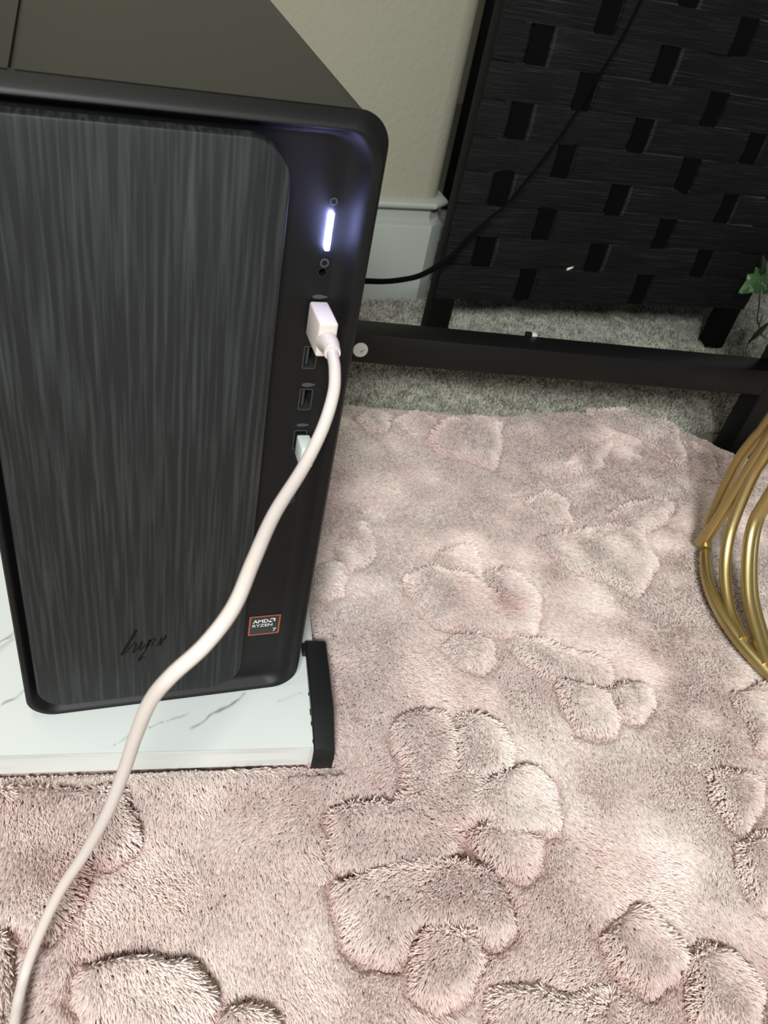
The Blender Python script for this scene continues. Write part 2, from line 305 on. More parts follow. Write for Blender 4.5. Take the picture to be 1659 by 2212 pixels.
n = 190000
X = rng.uniform(0.20, 1.15, n); Y = rng.uniform(0.30, 1.0, n)
u_ = X * UX + Y * UY; v_ = X * VX + Y * VY
ok = (v_ > rug_edge(u_) - 0.004) & ~((Y > wall_line(X) - 0.004) & (X < 0.472))
ok &= (Y < 0.62) | (X > 0.42)
X, Y = X[ok], Y[ok]; n = len(X)
ang = rng.uniform(0, 2 * np.pi, n) ; lay = np.stack([np.cos(ang), np.sin(ang)], 1) * 0.5
tn = 0.5 + 0.35 * vnoise(X, Y, 0.012, 3) + 0.25 * rng.normal(0, 1, n) + 0.25 * vnoise(X, Y, 0.05, 5)
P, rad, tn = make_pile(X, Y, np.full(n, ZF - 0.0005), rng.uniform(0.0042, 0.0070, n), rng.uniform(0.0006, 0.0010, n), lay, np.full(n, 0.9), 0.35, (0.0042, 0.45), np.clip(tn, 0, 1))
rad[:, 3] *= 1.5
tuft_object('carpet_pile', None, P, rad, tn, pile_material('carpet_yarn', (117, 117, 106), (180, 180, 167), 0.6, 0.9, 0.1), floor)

# ------------------------------------------------------------------ the pink rug
def poly_sd(px, py, poly):
    """signed distance, positive inside"""
    poly = np.array(poly); d = np.full(px.shape, 1e9); ins = np.zeros(px.shape, bool); n = len(poly)
    for i in range(n):
        a, b = poly[i], poly[(i + 1) % n]; e = b - a; w0 = px - a[0]; w1 = py - a[1]
        t = np.clip((w0 * e[0] + w1 * e[1]) / (e @ e), 0, 1)
        d = np.minimum(d, (w0 - e[0] * t) ** 2 + (w1 - e[1] * t) ** 2)
        c = ((a[1] > py) != (b[1] > py)) & (px < (b[0] - a[0]) * (py - a[1]) / (b[1] - a[1] + 1e-12) + a[0]); ins ^= c
    return np.where(ins, 1, -1) * np.sqrt(d)

GX0, GY0, GS = -0.32, -0.52, 0.0011
NX, NY = int(1.36 / GS), int(0.97 / GS)
gx, gy = np.meshgrid(GX0 + np.arange(NX) * GS, GY0 + np.arange(NY) * GS)
HP = np.zeros_like(gx); CREV = np.zeros_like(gx); LX = np.zeros_like(gx); LY = np.zeros_like(gx); INP = np.zeros_like(gx)
wx = gx + 0.0022 * vnoise(gx, gy, 0.009, 8); wy = gy + 0.0022 * vnoise(gx, gy, 0.009, 9)
for hh, poly in PETALS:
    pa = np.array(poly); lo = pa.min(0) - 0.014; hi = pa.max(0) + 0.014
    i0, i1 = int((lo[0] - GX0) / GS), int((hi[0] - GX0) / GS); j0, j1 = int((lo[1] - GY0) / GS), int((hi[1] - GY0) / GS)
    sl = (slice(max(j0, 0), j1), slice(max(i0, 0), i1))
    sd = poly_sd(wx[sl], wy[sl], poly)
    s = np.clip((sd + 0.001) / 0.0065, 0, 1); s = s * s * (3 - 2 * s)
    h = hh * 0.00085 * s * (0.82 + 0.18 * np.exp(-np.maximum(sd, 0) / 0.010))
    gyy, gxx = np.gradient(sd); gn = np.hypot(gxx, gyy) + 1e-9
    rim = np.clip(1 - np.abs(sd - 0.001) / 0.009, 0, 1) * (sd > -0.002)
    better = h > HP[sl]
    HP[sl] = np.where(better, h, HP[sl])
    LX[sl] = np.where(better, -gxx / gn * rim, LX[sl]); LY[sl] = np.where(better, -gyy / gn * rim, LY[sl])
    INP[sl] = np.maximum(INP[sl], s)
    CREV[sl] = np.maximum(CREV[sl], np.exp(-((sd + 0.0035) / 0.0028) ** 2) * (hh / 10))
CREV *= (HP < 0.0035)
FOLD = 0.0028 * vnoise(gx, gy, 0.11, 1) + 0.0012 * vnoise(gx, gy, 0.04, 2)
GU = gx * UX + gy * UY; GV = gx * VX + gy * VY
BASE = -0.0190 + FOLD + HP - 0.0030 * CREV
BASE += 0.0045 * np.exp(-((GV + 0.0375) / 0.0065) ** 2) * np.clip((0.150 - GU) / 0.02, 0, 1)
inb = np.clip((np.minimum(np.where(GV < 0.062, 0.1850, 0.1765) - GU, GV + np.where(GU < 0.150, 0.0285, 0.0330))) / 0.005 + 1.0, 0, 1)              # the board presses the pile flat
BASE = np.minimum(BASE, -0.0200 + 0.004 + 0.02 * (1 - inb)); BASE = np.where(inb > 0.95, np.minimum(BASE, -0.0215), BASE)
edge = np.clip((rug_edge(GU) - GV) / 0.014, 0, 1); edge = np.sqrt(1 - (1 - edge) ** 2)
BASE = -0.0345 + (BASE + 0.0345) * edge
def samp(A, x, y):
    fx = np.clip((x - GX0) / GS, 0, NX - 2); fy = np.clip((y - GY0) / GS, 0, NY - 2); i = fx.astype(int); j = fy.astype(int); a = fx - i; b = fy - j
    return (A[j, i] * (1 - a) + A[j, i + 1] * a) * (1 - b) + (A[j + 1, i] * (1 - a) + A[j + 1, i + 1] * a) * b

us = np.arange(-0.26, 0.885, 0.0045); tv = np.linspace(0, 1, 182)
UU, TT = np.meshgrid(us, tv); VV = -0.42 + TT * (rug_edge(UU) + 0.42)
RX = UU * UX + VV * VX; RY = UU * UY + VV * VY; RZ = samp(BASE, RX, RY)
nu, nv = len(us), len(tv)
verts = np.concatenate([np.stack([RX, RY, RZ], -1).reshape(-1, 3), np.stack([RX, RY, np.full_like(RX, -0.0357)], -1).reshape(-1, 3)])
idx = np.arange(nu * nv).reshape(nv, nu); q = np.stack([idx[:-1, :-1], idx[:-1, 1:], idx[1:, 1:], idx[1:, :-1]], -1).reshape(-1, 4)
faces = [tuple(f) for f in q] 
off = nu * nv
rim_i = list(idx[0, :]) + list(idx[1:, -1]) + list(idx[-1, -2::-1]) + list(idx[-2:0:-1, 0])
for a, b in zip(rim_i, rim_i[1:] + rim_i[:1]): faces.append((b, a, a + off, b + off))
faces.append(tuple(int(i) + off for i in rim_i))
me = bpy.data.meshes.new('rug'); me.from_pydata(verts.tolist(), [], [tuple(int(i) for i in f) for f in faces]); me.update()
M_rugback = material('rug_backing', (205, 178, 172), 0.9, noise=((40, 40, 40), 3, (185, 155, 150), 0.4, 0.7))
me.materials.append(M_rugback)
for p in me.polygons: p.use_smooth = True
rug = bpy.data.objects.new('rug', me); scene.collection.objects.link(rug)
tag(rug, 'fluffy pale pink rug with raised tufted flowers on the carpet', 'rug')

MAUVE = [(0.3229, 0.0681, 0.022, 0.55), (0.3427, 0.0584, 0.016, 0.4), (0.2855, 0.1546, 0.02, 0.4), (0.3576, 0.261, 0.018, 0.3), (0.2414, 0.1418, 0.016, 0.35), (0.3968, 0.0933, 0.014, 0.35), (0.4416, -0.0367, 0.016, 0.4), (0.3319, -0.0238, 0.012, 0.4), (0.3496, -0.0995, 0.03, 0.3), (0.2359, -0.1154, 0.006, 0.8), (0.5484, 0.1252, 0.02, 0.35), (0.6588, 0.2559, 0.02, 0.25), (0.0204, -0.0898, 0.012, 0.4), (0.0004, -0.0782, 0.012, 0.3), (0.1944, -0.1678, 0.012, 0.35), (0.3126, -0.1416, 0.03, 0.2), (0.2863, -0.1501, 0.02, 0.2), (0.2218, 0.1893, 0.02, 0.3)]
# fibres only where the photograph (and a step to the side) can see them; fewer away from the frame
def in_view(x, y, z, mpx):
    d = np.stack([x - 0.0470, y + 0.3039, z - 0.4213], -1); dz = d @ np.array(F_)
    px = 829.5 + 1742 * (d @ np.array(R_)) / dz; py = 1106 - 1742 * (d @ np.array(U_)) / dz
    return (dz > 0.05) & (px > -mpx) & (px < 1659 + mpx) & (py > -mpx) & (py < 2212 + mpx), dz
n = 2500000
X = rng.uniform(-0.26, 0.86, n); Y = rng.uniform(-0.44, 0.42, n)
u_ = X * UX + Y * UY; v_ = X * VX + Y * VY
see, dep = in_view(X, Y, np.full(n, -0.01), 170)
keep = (v_ < rug_edge(u_) - 0.001) & (v_ > -0.42) & (u_ > -0.258) & (u_ < 0.88)
keep &= ~((u_ < np.where(v_ < 0.058, 0.1790, 0.1702)) & (v_ > -0.0250) & (v_ < 0.345))                       # nothing under the board
keep &= ~((u_ > 0.648) & (u_ < 0.682) & (v_ > 0.337))
dens = np.where(see, np.clip(0.42 / dep, 0.35, 1.15) ** 1.6, 0.10)
keep &= rng.uniform(0, 1.0, n) < dens * 0.9
X, Y, u_, v_ = X[keep], Y[keep], u_[keep], v_[keep]; see = see[keep]; dep = dep[keep]; n = len(X); print('fibres', n)
Z = samp(BASE, X, Y) - 0.001; hp = samp(HP, X, Y); cv = samp(CREV, X, Y); lx = samp(LX, X, Y); ly = samp(LY, X, Y); ip = samp(INP, X, Y)
th = -1.75 + 0.75 * vnoise(X, Y, 0.07, 4) + 0.5 * vnoise(X, Y, 0.022, 6)
flow = np.stack([np.cos(th), np.sin(th)], 1) * (0.62 + 0.2 * vnoise(X, Y, 0.03, 12))[:, None]
lay = flow + 0.58 * np.stack([lx, ly], 1)
L = (0.0078 + 0.0012 * np.clip(hp / 0.007, 0, 1)) * (1 - 0.45 * cv) * rng.uniform(0.75, 1.2, n) * (1 + 0.15 * vnoise(X, Y, 0.012, 7))
nearb = np.clip(np.minimum(np.maximum(u_ - np.where(v_ < 0.058, 0.1775, 0.1690), -0.0250 - v_), 0.02) / 0.012, 0, 1); L *= np.where((v_ < -0.024) & (u_ < 0.160), 1.0, 0.7 + 0.3 * nearb)
r0 = rng.uniform(0.00040, 0.00062, n) * np.where(see, np.clip(dep / 0.42, 0.85, 1.7), 2.6)
up = np.full(n, 0.32) + 0.10 * ip + 0.15 * np.clip((v_ + 0.036) / 0.008, 0, 1) * (v_ < -0.024) * (u_ < 0.160)
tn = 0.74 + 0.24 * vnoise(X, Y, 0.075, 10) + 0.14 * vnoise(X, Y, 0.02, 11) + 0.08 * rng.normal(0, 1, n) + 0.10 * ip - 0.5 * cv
for mx_, my_, mr_, ma_ in MAUVE:                                                # patches tinted deeper mauve, as parted pile showing its base
    tn -= ma_ * np.exp(-((X - mx_) ** 2 + (Y - my_) ** 2) / mr_ ** 2) * (0.8 + 0.4 * vnoise(X, Y, 0.012, 14))
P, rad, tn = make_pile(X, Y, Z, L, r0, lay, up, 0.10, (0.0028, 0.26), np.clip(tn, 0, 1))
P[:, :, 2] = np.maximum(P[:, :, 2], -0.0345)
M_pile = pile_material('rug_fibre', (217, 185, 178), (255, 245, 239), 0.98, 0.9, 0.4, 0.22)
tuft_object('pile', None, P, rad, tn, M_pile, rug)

# ------------------------------------------------------------------ marble-print board and its edge cap
board = thing('marble_board', 'white marble-print board lying on the pink rug under the tower', 'board')
def marble_material():
    mt = bpy.data.materials.new('marble_print'); mt.use_nodes = True; nt = mt.node_tree; p = nt.nodes['Principled BSDF']
    at = nt.nodes.new('ShaderNodeAttribute'); at.attribute_name = 'vein'
    rp = nt.nodes.new('ShaderNodeValToRGB'); rp.color_ramp.elements[0].color = (*lin((206, 211, 208)), 1); rp.color_ramp.elements[1].color = (*lin((59, 64, 66)), 1)
    nt.links.new(at.outputs['Fac'], rp.inputs[0]); nt.links.new(rp.outputs[0], p.inputs['Base Color']); p.inputs['Roughness'].default_value = 0.42
    return mt
M_marble = marble_material()
ub = np.concatenate([np.arange(-0.20, -0.06, 0.02), np.arange(-0.06, 0.1680, 0.0011), [0.1680]]); vb = np.concatenate([[-0.0238], np.arange(-0.0230, 0.13, 0.0011), np.arange(0.135, 0.345, 0.02)])
BU, BV = np.meshgrid(ub, vb); BX = BU * UX + BV * VX; BY = BU * UY + BV * VY
wx = BX + 0.0011 * vnoise(BX, BY, 0.006, 21) + 0.002 * vnoise(BX, BY, 0.02, 22); wy = BY + 0.0011 * vnoise(BX, BY, 0.006, 23) + 0.002 * vnoise(BX, BY, 0.02, 24)
vein = np.zeros_like(BX)
for line, wd, st in zip(VEINS, (0.00075, 0.0012, 0.0006, 0.0024, 0.0011, 0.003), (0.75, 0.85, 0.4, 0.85, 0.7, 0.35)):
    for a, b in zip(line, line[1:]):
        a, b = np.array(a), np.array(b); e = b - a; t = np.clip(((wx - a[0]) * e[0] + (wy - a[1]) * e[1]) / (e @ e), 0, 1)
        d = np.hypot(wx - a[0] - e[0] * t, wy - a[1] - e[1] * t); w_ = wd * (0.7 + 0.5 * vnoise(BX, BY, 0.007, 25))
        vein = np.maximum(vein, st * np.exp(-(d / np.maximum(w_, 2e-4)) ** 2) * (0.65 + 0.35 * vnoise(BX, BY, 0.004, 26)))
for cx, cy, th_, r_ in ((0.07, 0.05, 0.6, 0.002), (0.13, -0.004, 0.5, 0.0006), (0.02, 0.09, 0.75, 0.0018)):
    pass
vein = np.clip(vein + 0.03 * (1 + vnoise(BX, BY, 0.03, 27)) * 0.5, 0, 1)
nb, mb = len(ub), len(vb); ztop, zbot = -0.0002, -0.0175
vt = np.stack([BX, BY, np.full_like(BX, ztop)], -1).reshape(-1, 3)
idx = np.arange(nb * mb).reshape(mb, nb); fq = [tuple(int(i) for i in f) for f in np.stack([idx[:-1, :-1], idx[:-1, 1:], idx[1:, 1:], idx[1:, :-1]], -1).reshape(-1, 4)]
me = bpy.data.meshes.new('top_sheet'); me.from_pydata(vt.tolist(), [], fq); me.update()
me.attributes.new('vein', 'FLOAT', 'POINT').data.foreach_set('value', vein.astype(np.float32).ravel()); me.materials.append(M_marble)
o = bpy.data.objects.new('top_sheet', me); scene.collection.objects.link(o); o.parent = board
M_core = material('board_core', (204, 206, 202), 0.5)
bm = bmesh.new(); box_into(bm, (-0.20, -0.0236, zbot), (0.1680, 0.343, ztop - 0.0006), mtx=ROT); link_mesh('core', bm, M_core, board)
M_band = material('edge_band_print', (208, 211, 208), 0.4, noise=((10, 10, 138), 4, (185, 185, 178), 0.5, 0.72))
bm = bmesh.new(); box_into(bm, (-0.20, -0.0246, zbot), (0.1615, -0.0238, ztop - 0.0005), mtx=ROT); link_mesh('edge_band', bm, M_band, board)
bm = bmesh.new(); box_into(bm, (0.1682, 0.056, zbot), (0.1690, 0.343, ztop - 0.0003), mtx=ROT); link_mesh('edge_band', bm, M_band, board)

cap_o = None
prof_c = [(-0.0268, -0.0190), (-0.0265, -0.0060), (-0.0254, 0.0000), (-0.0215, 0.0014), (0.0000, 0.0050), (0.0030, 0.0052), (0.0520, 0.0052), (0.0548, 0.0040), (0.0552, 0.0020)]
inner = [(0.0545, 0.0002), (0.0, 0.0002), (-0.0236, 0.0001), (-0.0250, -0.0050), (-0.0252, -0.0190)]
bm = bmesh.new()
def cap_pt(u, v, z): return uv(u, v, z)
top_l = 0.1632; out_u = 0.1776
secs = []
for (v, z) in prof_c: secs.append((v, z))
# cross sections: inner lip on the board, rounded shoulder, outer wall down past the board's side
rings = []
for v, z in prof_c:
    zi = max(0.0003, z - 0.0045) if v > -0.0250 else z
    taper = 0.0012 if v < -0.02 else 0.0
    rings.append([cap_pt(top_l, v, zi), cap_pt(top_l, v, z - 0.0008), cap_pt(top_l + 0.0008, v, z), cap_pt(out_u - 0.0018 - taper, v, z), cap_pt(out_u - 0.0005 - taper, v, z - 0.0006), cap_pt(out_u - taper, v, z - 0.0022), cap_pt(out_u - 0.0012 - taper, v, -0.0190)])
vr = [[bm.verts.new(p) for p in r] for r in rings]
for A_, B_ in zip(vr, vr[1:]):
    for k in range(6): bm.faces.new((A_[k], A_[k + 1], B_[k + 1], B_[k]))
bm.faces.new(vr[-1])                                                           # far end
fl = [bm.verts.new(cap_pt(0.1692, v, -0.0190)) for v in (-0.0268, 0.0552)]     # underside strip outside the board
bm.faces.new((vr[0][6], vr[-1][6], fl[1], fl[0]))
bm.verts.ensure_lookup_table()
bmesh.ops.bevel(bm, geom=[e for e in bm.edges if e.calc_face_angle(0) > 0.6], offset=0.0006, segments=2, affect='EDGES')
cap_o = link_mesh('corner_cap', bm, M_cap, board, angle=30); cap_o['label'] = 'black plastic cap clipped over the right end of the board'
bm = bmesh.new(); box_into(bm, (0.1608, 0.0440, 0.0004), (0.1640, 0.0530, 0.0044), 0.0008, ROT); link_mesh('cap_tab', bm, M_cap, board)
for v_c, ln in ((-0.0205, 0.0012), (-0.0080, 0.0014), (0.0005, 0.0022), (0.0140, 0.0010)):       # burrs of glue along the cap's lip
    bm = bmesh.new(); box_into(bm, (0.1627, v_c - ln, 0.0002), (0.1636, v_c + ln, 0.0014), 0.0003, ROT); link_mesh('burr', bm, M_cap, board)

# ------------------------------------------------------------------ computer tower
W, H = 0.1558, 0.3370
pc = thing('computer_tower', 'black desktop computer tower with dark woodgrain front on the marble board', 'computer')
# case: rounded box with a seam groove along the top
out = rrect(0.0005, W + 0.0022, 0.004, 0.3418, (0.010, 0.010, 0.019, 0.010), 10)
prof_t = []
for i, (x, z) in enumerate(out):
    prof_t.append((x, z))
    nx = out[(i + 1) % len(out)]
    if z > 0.3417 and nx[1] > 0.3417 and x > 0.0275 > nx[0]:
        prof_t += [(0.0276, z), (0.0272, z - 0.0020), (0.0258, z - 0.0020), (0.0254, z)]
bm = bmesh.new(); loops_into(bm, [[(x, y, z) for x, z in prof_t] for y in (0.0060, 0.020, 0.300)], False, True)
link_mesh('case', bm, M_case, pc, angle=40)
# front bezel with rim, cove and recessed floor; real openings for the ports
def insets(k, tight):
    lx_, rx_, bz_, tz_ = k * tight[0], W - k * tight[1], k * tight[2], H - k * tight[3]
    r = max(0.016 - 0.35 * k, 0.006); r2 = max(0.014 - 0.2 * k, 0.008)
    return lx_, rx_, bz_ - 0.0003, tz_, (r, r2, r2, r)
seq = [(-0.0028, 0.0066), (-0.0016, 0.0036), (-0.0004, 0.0009), (0.0006, 0.0), (0.0032, 0.0), (0.0042, 0.0005), (0.0054, 0.0016), (0.0068, 0.0032), (0.0086, 0.0049), (0.0108, 0.0062), (0.0132, 0.0068)]
loops = []
for k, y in seq:
    if k <= 0.0006: x0, x1, z0, z1 = max(k, -0.0002), W - k, max(k, 0.0), H - k * 1.7; rs = (0.015, 0.014, 0.0135, 0.015)
    else: x0, x1, z0, z1, rs = insets(k, (0.62, 1.0, 0.75, 0.42))
    loops.append([(x, y, z) for x, z in rrect(x0, x1, z0, z1, rs, 10)])
bm = bmesh.new(); rings = loops_into(bm, loops)
YF = 0.0068
holes = [rrect(0.1360, 0.1416, 0.2302, 0.2412, 0.0006, 3), rrect(0.1366, 0.1422, 0.2076, 0.2186, 0.0006, 3), rrect(0.1364, 0.1422, 0.1838, 0.1950, 0.0006, 3), rrect(0.1364, 0.1420, 0.2510, 0.2620, 0.0006, 3),
         rrect(0.1372, 0.1404, 0.1492, 0.1582, 0.0015, 3), [(0.1392 + 0.00175 * math.cos(a), 0.2767 + 0.00175 * math.sin(a)) for a in [2 * math.pi * k / 20 for k in range(20)]]]
es = [bm.edges.get((rings[-1][i], rings[-1][(i + 1) % len(rings[-1])])) for i in range(len(rings[-1]))]
hr = []
for hpoly in holes:
    vs = [bm.verts.new((x, YF, z)) for x, z in hpoly]; hr.append(vs); es += [bm.edges.new((vs[i], vs[(i + 1) % len(vs)])) for i in range(len(vs))]
bmesh.ops.triangle_fill(bm, edges=es, use_beauty=True)
for vs in hr:
    bk = [bm.verts.new((v.co.x, 0.0160, v.co.z)) for v in vs]
    for i in range(len(vs)): bm.faces.new((vs[i], vs[(i + 1) % len(vs)], bk[(i + 1) % len(vs)], bk[i]))
    bm.faces.new(bk)
link_mesh('front_bezel', bm, M_bezel, pc, angle=28)
bm = bmesh.new(); plate_into(bm, rrect(0.0063, 0.1201, 0.0088, 0.3302, (0.016, 0.018, 0.0165, 0.016), 12), -0.0008, 0.0062, 0.0009)
panel = link_mesh('front_panel', bm, M_panel, pc, angle=40); panel['label'] = 'dark grey woodgrain front panel'
# engraved script mark on the panel
def stroke_into(bm, pts, wds, y=-0.00095):
    pts = [Vector((p[0], 0, p[1])) for p in pts]; L_ = []; R2 = []
    for i, p in enumerate(pts):
        t = (pts[min(i + 1, len(pts) - 1)] - pts[max(i - 1, 0)]).normalized(); nn = Vector((-t.z, 0, t.x)); w_ = wds[i] if isinstance(wds, list) else wds
        L_.append(bm.verts.new((p.x + nn.x * w_, y, p.z + nn.z * w_))); R2.append(bm.verts.new((p.x - nn.x * w_, y, p.z - nn.z * w_)))
    for i in range(len(pts) - 1): bm.faces.new((L_[i], L_[i + 1], R2[i + 1], R2[i]))
def zp(x, y): return (0.0443 + 0.0255 * (x / 1000.0) + 0.0005 * (y / 1000.0), 0.0738 - 0.0350 * (y / 1000.0) + 0.0016 * x / 1000.0)
bm = bmesh.new()
S = lambda P, w_: stroke_into(bm, [(q.x, q.z) for q in catmull([Vector((*[zp(*p)[0]], 0, zp(*p)[1])) for p in P], 6)], w_)
S([(625, 165), (560, 280), (450, 460), (350, 620), (290, 725)], 0.00085)
S([(360, 710), (450, 600), (540, 500), (600, 470), (590, 560), (520, 690), (560, 690), (640, 610)], 0.00035)
S([(640, 610), (700, 500), (740, 465), (720, 540), (660, 660), (720, 640), (800, 540)], 0.00035)
S([(800, 640), (850, 520), (900, 440), (860, 560), (780, 720), (700, 830), (640, 940)], 0.00040)
S([(640, 900), (700, 850), (750, 850), (775, 895)], 0.00035)
S([(850, 600), (900, 520), (950, 450), (1010, 430), (990, 500), (920, 600)], 0.00030)
S([(1020, 640), (1080, 560), (1110, 490), (1150, 440), (1120, 560), (1090, 610), (1150, 570)], 0.00030)
S([(1130, 580), (1180, 500), (1230, 390), (1240, 430), (1200, 500)], 0.00032)
o = link_mesh('script_mark', bm, M_ink, panel, smooth=False)
# power button light bar, icons, ports
bm = bmesh.new(); plate_into(bm, rrect(0.1385, 0.1404, 0.2868, 0.3026, 0.0006, 4), 0.0054, 0.0072); o = link_mesh('power_light', bm, M_led, pc); o['label'] = 'glowing white power light bar'
def lens(cx, cz, a, b, tip=0.0):
    return [(cx + a * math.cos(t) * (1 + tip * (math.cos(t) > 0)), cz + b * math.sin(t) * (0.75 if math.cos(t) > 0.3 else 1)) for t in [2 * math.pi * k / 18 for k in range(18)]]
for cx, cz, a, b in ((0.1393, 0.2655, 0.0030, 0.0010), (0.1396, 0.2211, 0.0029, 0.0011), (0.1396, 0.1983, 0.0028, 0.0009), (0.1422, 0.1602, 0.0028, 0.0008)):
    bm = bmesh.new(); plate_into(bm, lens(cx, cz, a, b, 0.25), YF - 0.00012, YF + 0.0002); link_mesh('port_icon', bm, M_icon, pc)
for (cx, cz, ro, ri) in ((0.1396, 0.2808, 0.0019, 0.0013), (0.1399, 0.3066, 0.0016, 0.0011)):
    bm = bmesh.new(); c_ = [2 * math.pi * k / 24 for k in range(24)]
    loops_into(bm, [[(cx + ro * math.cos(a), YF + 0.0002, cz + ro * math.sin(a)) for a in c_], [(cx + ro * math.cos(a), YF - 0.00012, cz + ro * math.sin(a)) for a in c_], [(cx + ri * math.cos(a), YF - 0.00012, cz + ri * math.sin(a)) for a in c_], [(cx + ri * math.cos(a), YF + 0.0002, cz + ri * math.sin(a)) for a in c_]])
    link_mesh('round_icon', bm, M_icon, pc)
def port(name, x0, x1, z0, z1, r, tongue):
    bm = bmesh.new(); e = 0.0007
    L = [[(x, YF + 0.0004, z) for x, z in rrect(x0 - e, x1 + e, z0 - e, z1 + e, r + e, 4)], [(x, YF - 0.0003, z) for x, z in rrect(x0 - e, x1 + e, z0 - e, z1 + e, r + e, 4)],
         [(x, YF - 0.0003, z) for x, z in rrect(x0, x1, z0, z1, r, 4)], [(x, YF + 0.0090, z) for x, z in rrect(x0, x1, z0, z1, r, 4)]]
    loops_into(bm, L); p_ = link_mesh(name, bm, M_port, pc)
    if tongue:
        bm = bmesh.new(); w_ = (x1 - x0)
        box_into(bm, (x0 + 0.18 * w_, YF + 0.0006, z0 + 0.0012), (x0 + 0.42 * w_, YF + 0.0088, z1 - 0.0008), 0.0002); link_mesh('tongue', bm, M_port, p_)
port('usb_port', 0.1362, 0.1414, 0.2304, 0.2410, 0.0004, True)
port('usb_port', 0.1368, 0.1420, 0.2078, 0.2184, 0.0004, True)
port('usb_port', 0.1366, 0.1420, 0.1840, 0.1948, 0.0004, False)
port('usb_c_port', 0.1374, 0.1402, 0.1494, 0.1580, 0.0013, True)
bm = bmesh.new(); c_ = [2 * math.pi * k / 20 for k in range(20)]
loops_into(bm, [[(0.1392 + r * math.cos(a), y, 0.2767 + r * math.sin(a)) for a in c_] for r, y in ((0.0021, YF + 0.0002), (0.0021, YF - 0.00015), (0.00165, YF - 0.00015), (0.00165, YF + 0.008))])
link_mesh('headphone_jack', bm, M_black, pc)
# processor sticker
xs0, xs1, zs0, zs1 = 0.1240, 0.1427, 0.0452, 0.0620
YS = YF - 0.0002
bm = bmesh.new(); plate_into(bm, rrect(xs0, xs1, zs0, zs1, 0.0005, 3), YS, YF + 0.0001); stk = link_mesh('sticker', bm, M_stick, pc); stk['label'] = 'black processor sticker with a copper border'
bm = bmesh.new(); bd = 0.0010
loops_into(bm, [[(x, YS + 0.0001, z) for x, z in rrect(xs0, xs1, zs0, zs1, 0.0005, 3)], [(x, YS - 0.00015, z) for x, z in rrect(xs0, xs1, zs0, zs1, 0.0005, 3)],
                [(x, YS - 0.00015, z) for x, z in rrect(xs0 + bd, xs1 - bd, zs0 + bd, zs1 - bd, 0.0002, 3)], [(x, YS + 0.0001, z) for x, z in rrect(xs0 + bd, xs1 - bd, zs0 + bd, zs1 - bd, 0.0002, 3)]])
link_mesh('sticker_border', bm, M_copper, stk)
def text_verts(s, x0, x1, z0, z1, bold):
    """lettering filling the box x0..x1, z0..z1"""
    cu = bpy.data.curves.new('t', 'FONT'); cu.body = s; cu.size = 1.0; cu.offset = bold; cu.resolution_u = 3
    to = bpy.data.objects.new('t', cu); scene.collection.objects.link(to); bpy.context.view_layer.update()
    me = bpy.data.meshes.new_from_object(to.evaluated_get(bpy.context.evaluated_depsgraph_get()))
    co = np.array([v.co[:] for v in me.vertices]); lo, hi = co.min(0), co.max(0)
    res = [(x0 + (c[0] - lo[0]) / (hi[0] - lo[0]) * (x1 - x0), z0 + (c[1] - lo[1]) / (hi[1] - lo[1]) * (z1 - z0)) for c in co]
    fs = [tuple(p.vertices) for p in me.polygons]
    bpy.data.objects.remove(to); bpy.data.curves.remove(cu); bpy.data.meshes.remove(me)
    return res, fs
bm = bmesh.new()
for s, x0, x1, z0, z1, b in (('AMD', 0.1262, 0.1356, 0.0558, 0.0589, 0.03), ('RYZEN', 0.1262, 0.1382, 0.0524, 0.0548, 0.018), ('7', 0.1387, 0.1408, 0.0474, 0.0503, 0.02)):
    vs, fs = text_verts(s, x0, x1, z0, z1, b); bv = [bm.verts.new((x, YS - 0.00012, z)) for x, z in vs]
    for f in fs:
        try: bm.faces.new([bv[i] for i in f])
        except ValueError: pass
for poly in ([(0.1362, 0.0592), (0.1396, 0.0592), (0.1396, 0.0560), (0.1387, 0.0568), (0.1387, 0.0583), (0.1371, 0.0583)], [(0.1359, 0.0570), (0.1368, 0.0579), (0.1368, 0.0566), (0.1382, 0.0566), (0.1373, 0.0557), (0.1359, 0.0557)]):
    bm.faces.new([bm.verts.new((x, YS - 0.00012, z)) for x, z in poly])
link_mesh('sticker_lettering', bm, M_letter, stk, smooth=False)
for x in (0.018, 0.138):
    for y in (0.02, 0.27):
        bm = bmesh.new(); box_into(bm, (x - 0.008, y - 0.008, 0.0), (x + 0.008, y + 0.008, 0.0042), 0.001); link_mesh('foot', bm, M_black, pc)

# ------------------------------------------------------------------ white cable and white receiver in the front ports
cable = thing('charging_cable', 'thick blush-white cable plugged into the tower front and trailing onto the rug', 'cable')
bm = bmesh.new(); box_into(bm, (0.1350, -0.0140, 0.2482), (0.1432, 0.0058, 0.2640), 0.0011, seg=3)
link_mesh('plug', bm, M_cable, cable, angle=50)
M_steel = material('plug_steel', (190, 190, 188), 0.3, metal=1.0)
bm = bmesh.new(); box_into(bm, (0.1370, 0.0055, 0.2515), (0.1416, 0.0150, 0.2615)); link_mesh('plug_shell', bm, M_steel, cable)
cp = catmull(CABLE, 12)
bm = bmesh.new(); npt = 22; tube_into(bm, cp[:npt], [0.0047 - 0.0016 * min(1, i / (npt - 1)) + 0.0003 * (i >= npt - 4) for i in range(npt)], 16); link_mesh('strain_relief', bm, M_cable, cable, angle=60)
bm = bmesh.new(); tube_into(bm, cp[npt - 6:], 0.00245, 14); link_mesh('cord', bm, M_cable, cable)
rec = thing('usb_receiver', 'small white plug in the tower front, half hidden behind the trailing white cable', 'plug')
bm = bmesh.new(); box_into(bm, (0.1374, -0.0060, 0.1815), (0.1440, 0.0062, 0.1932), 0.0011, seg=3); link_mesh('body', bm, M_dongle, rec, angle=50)
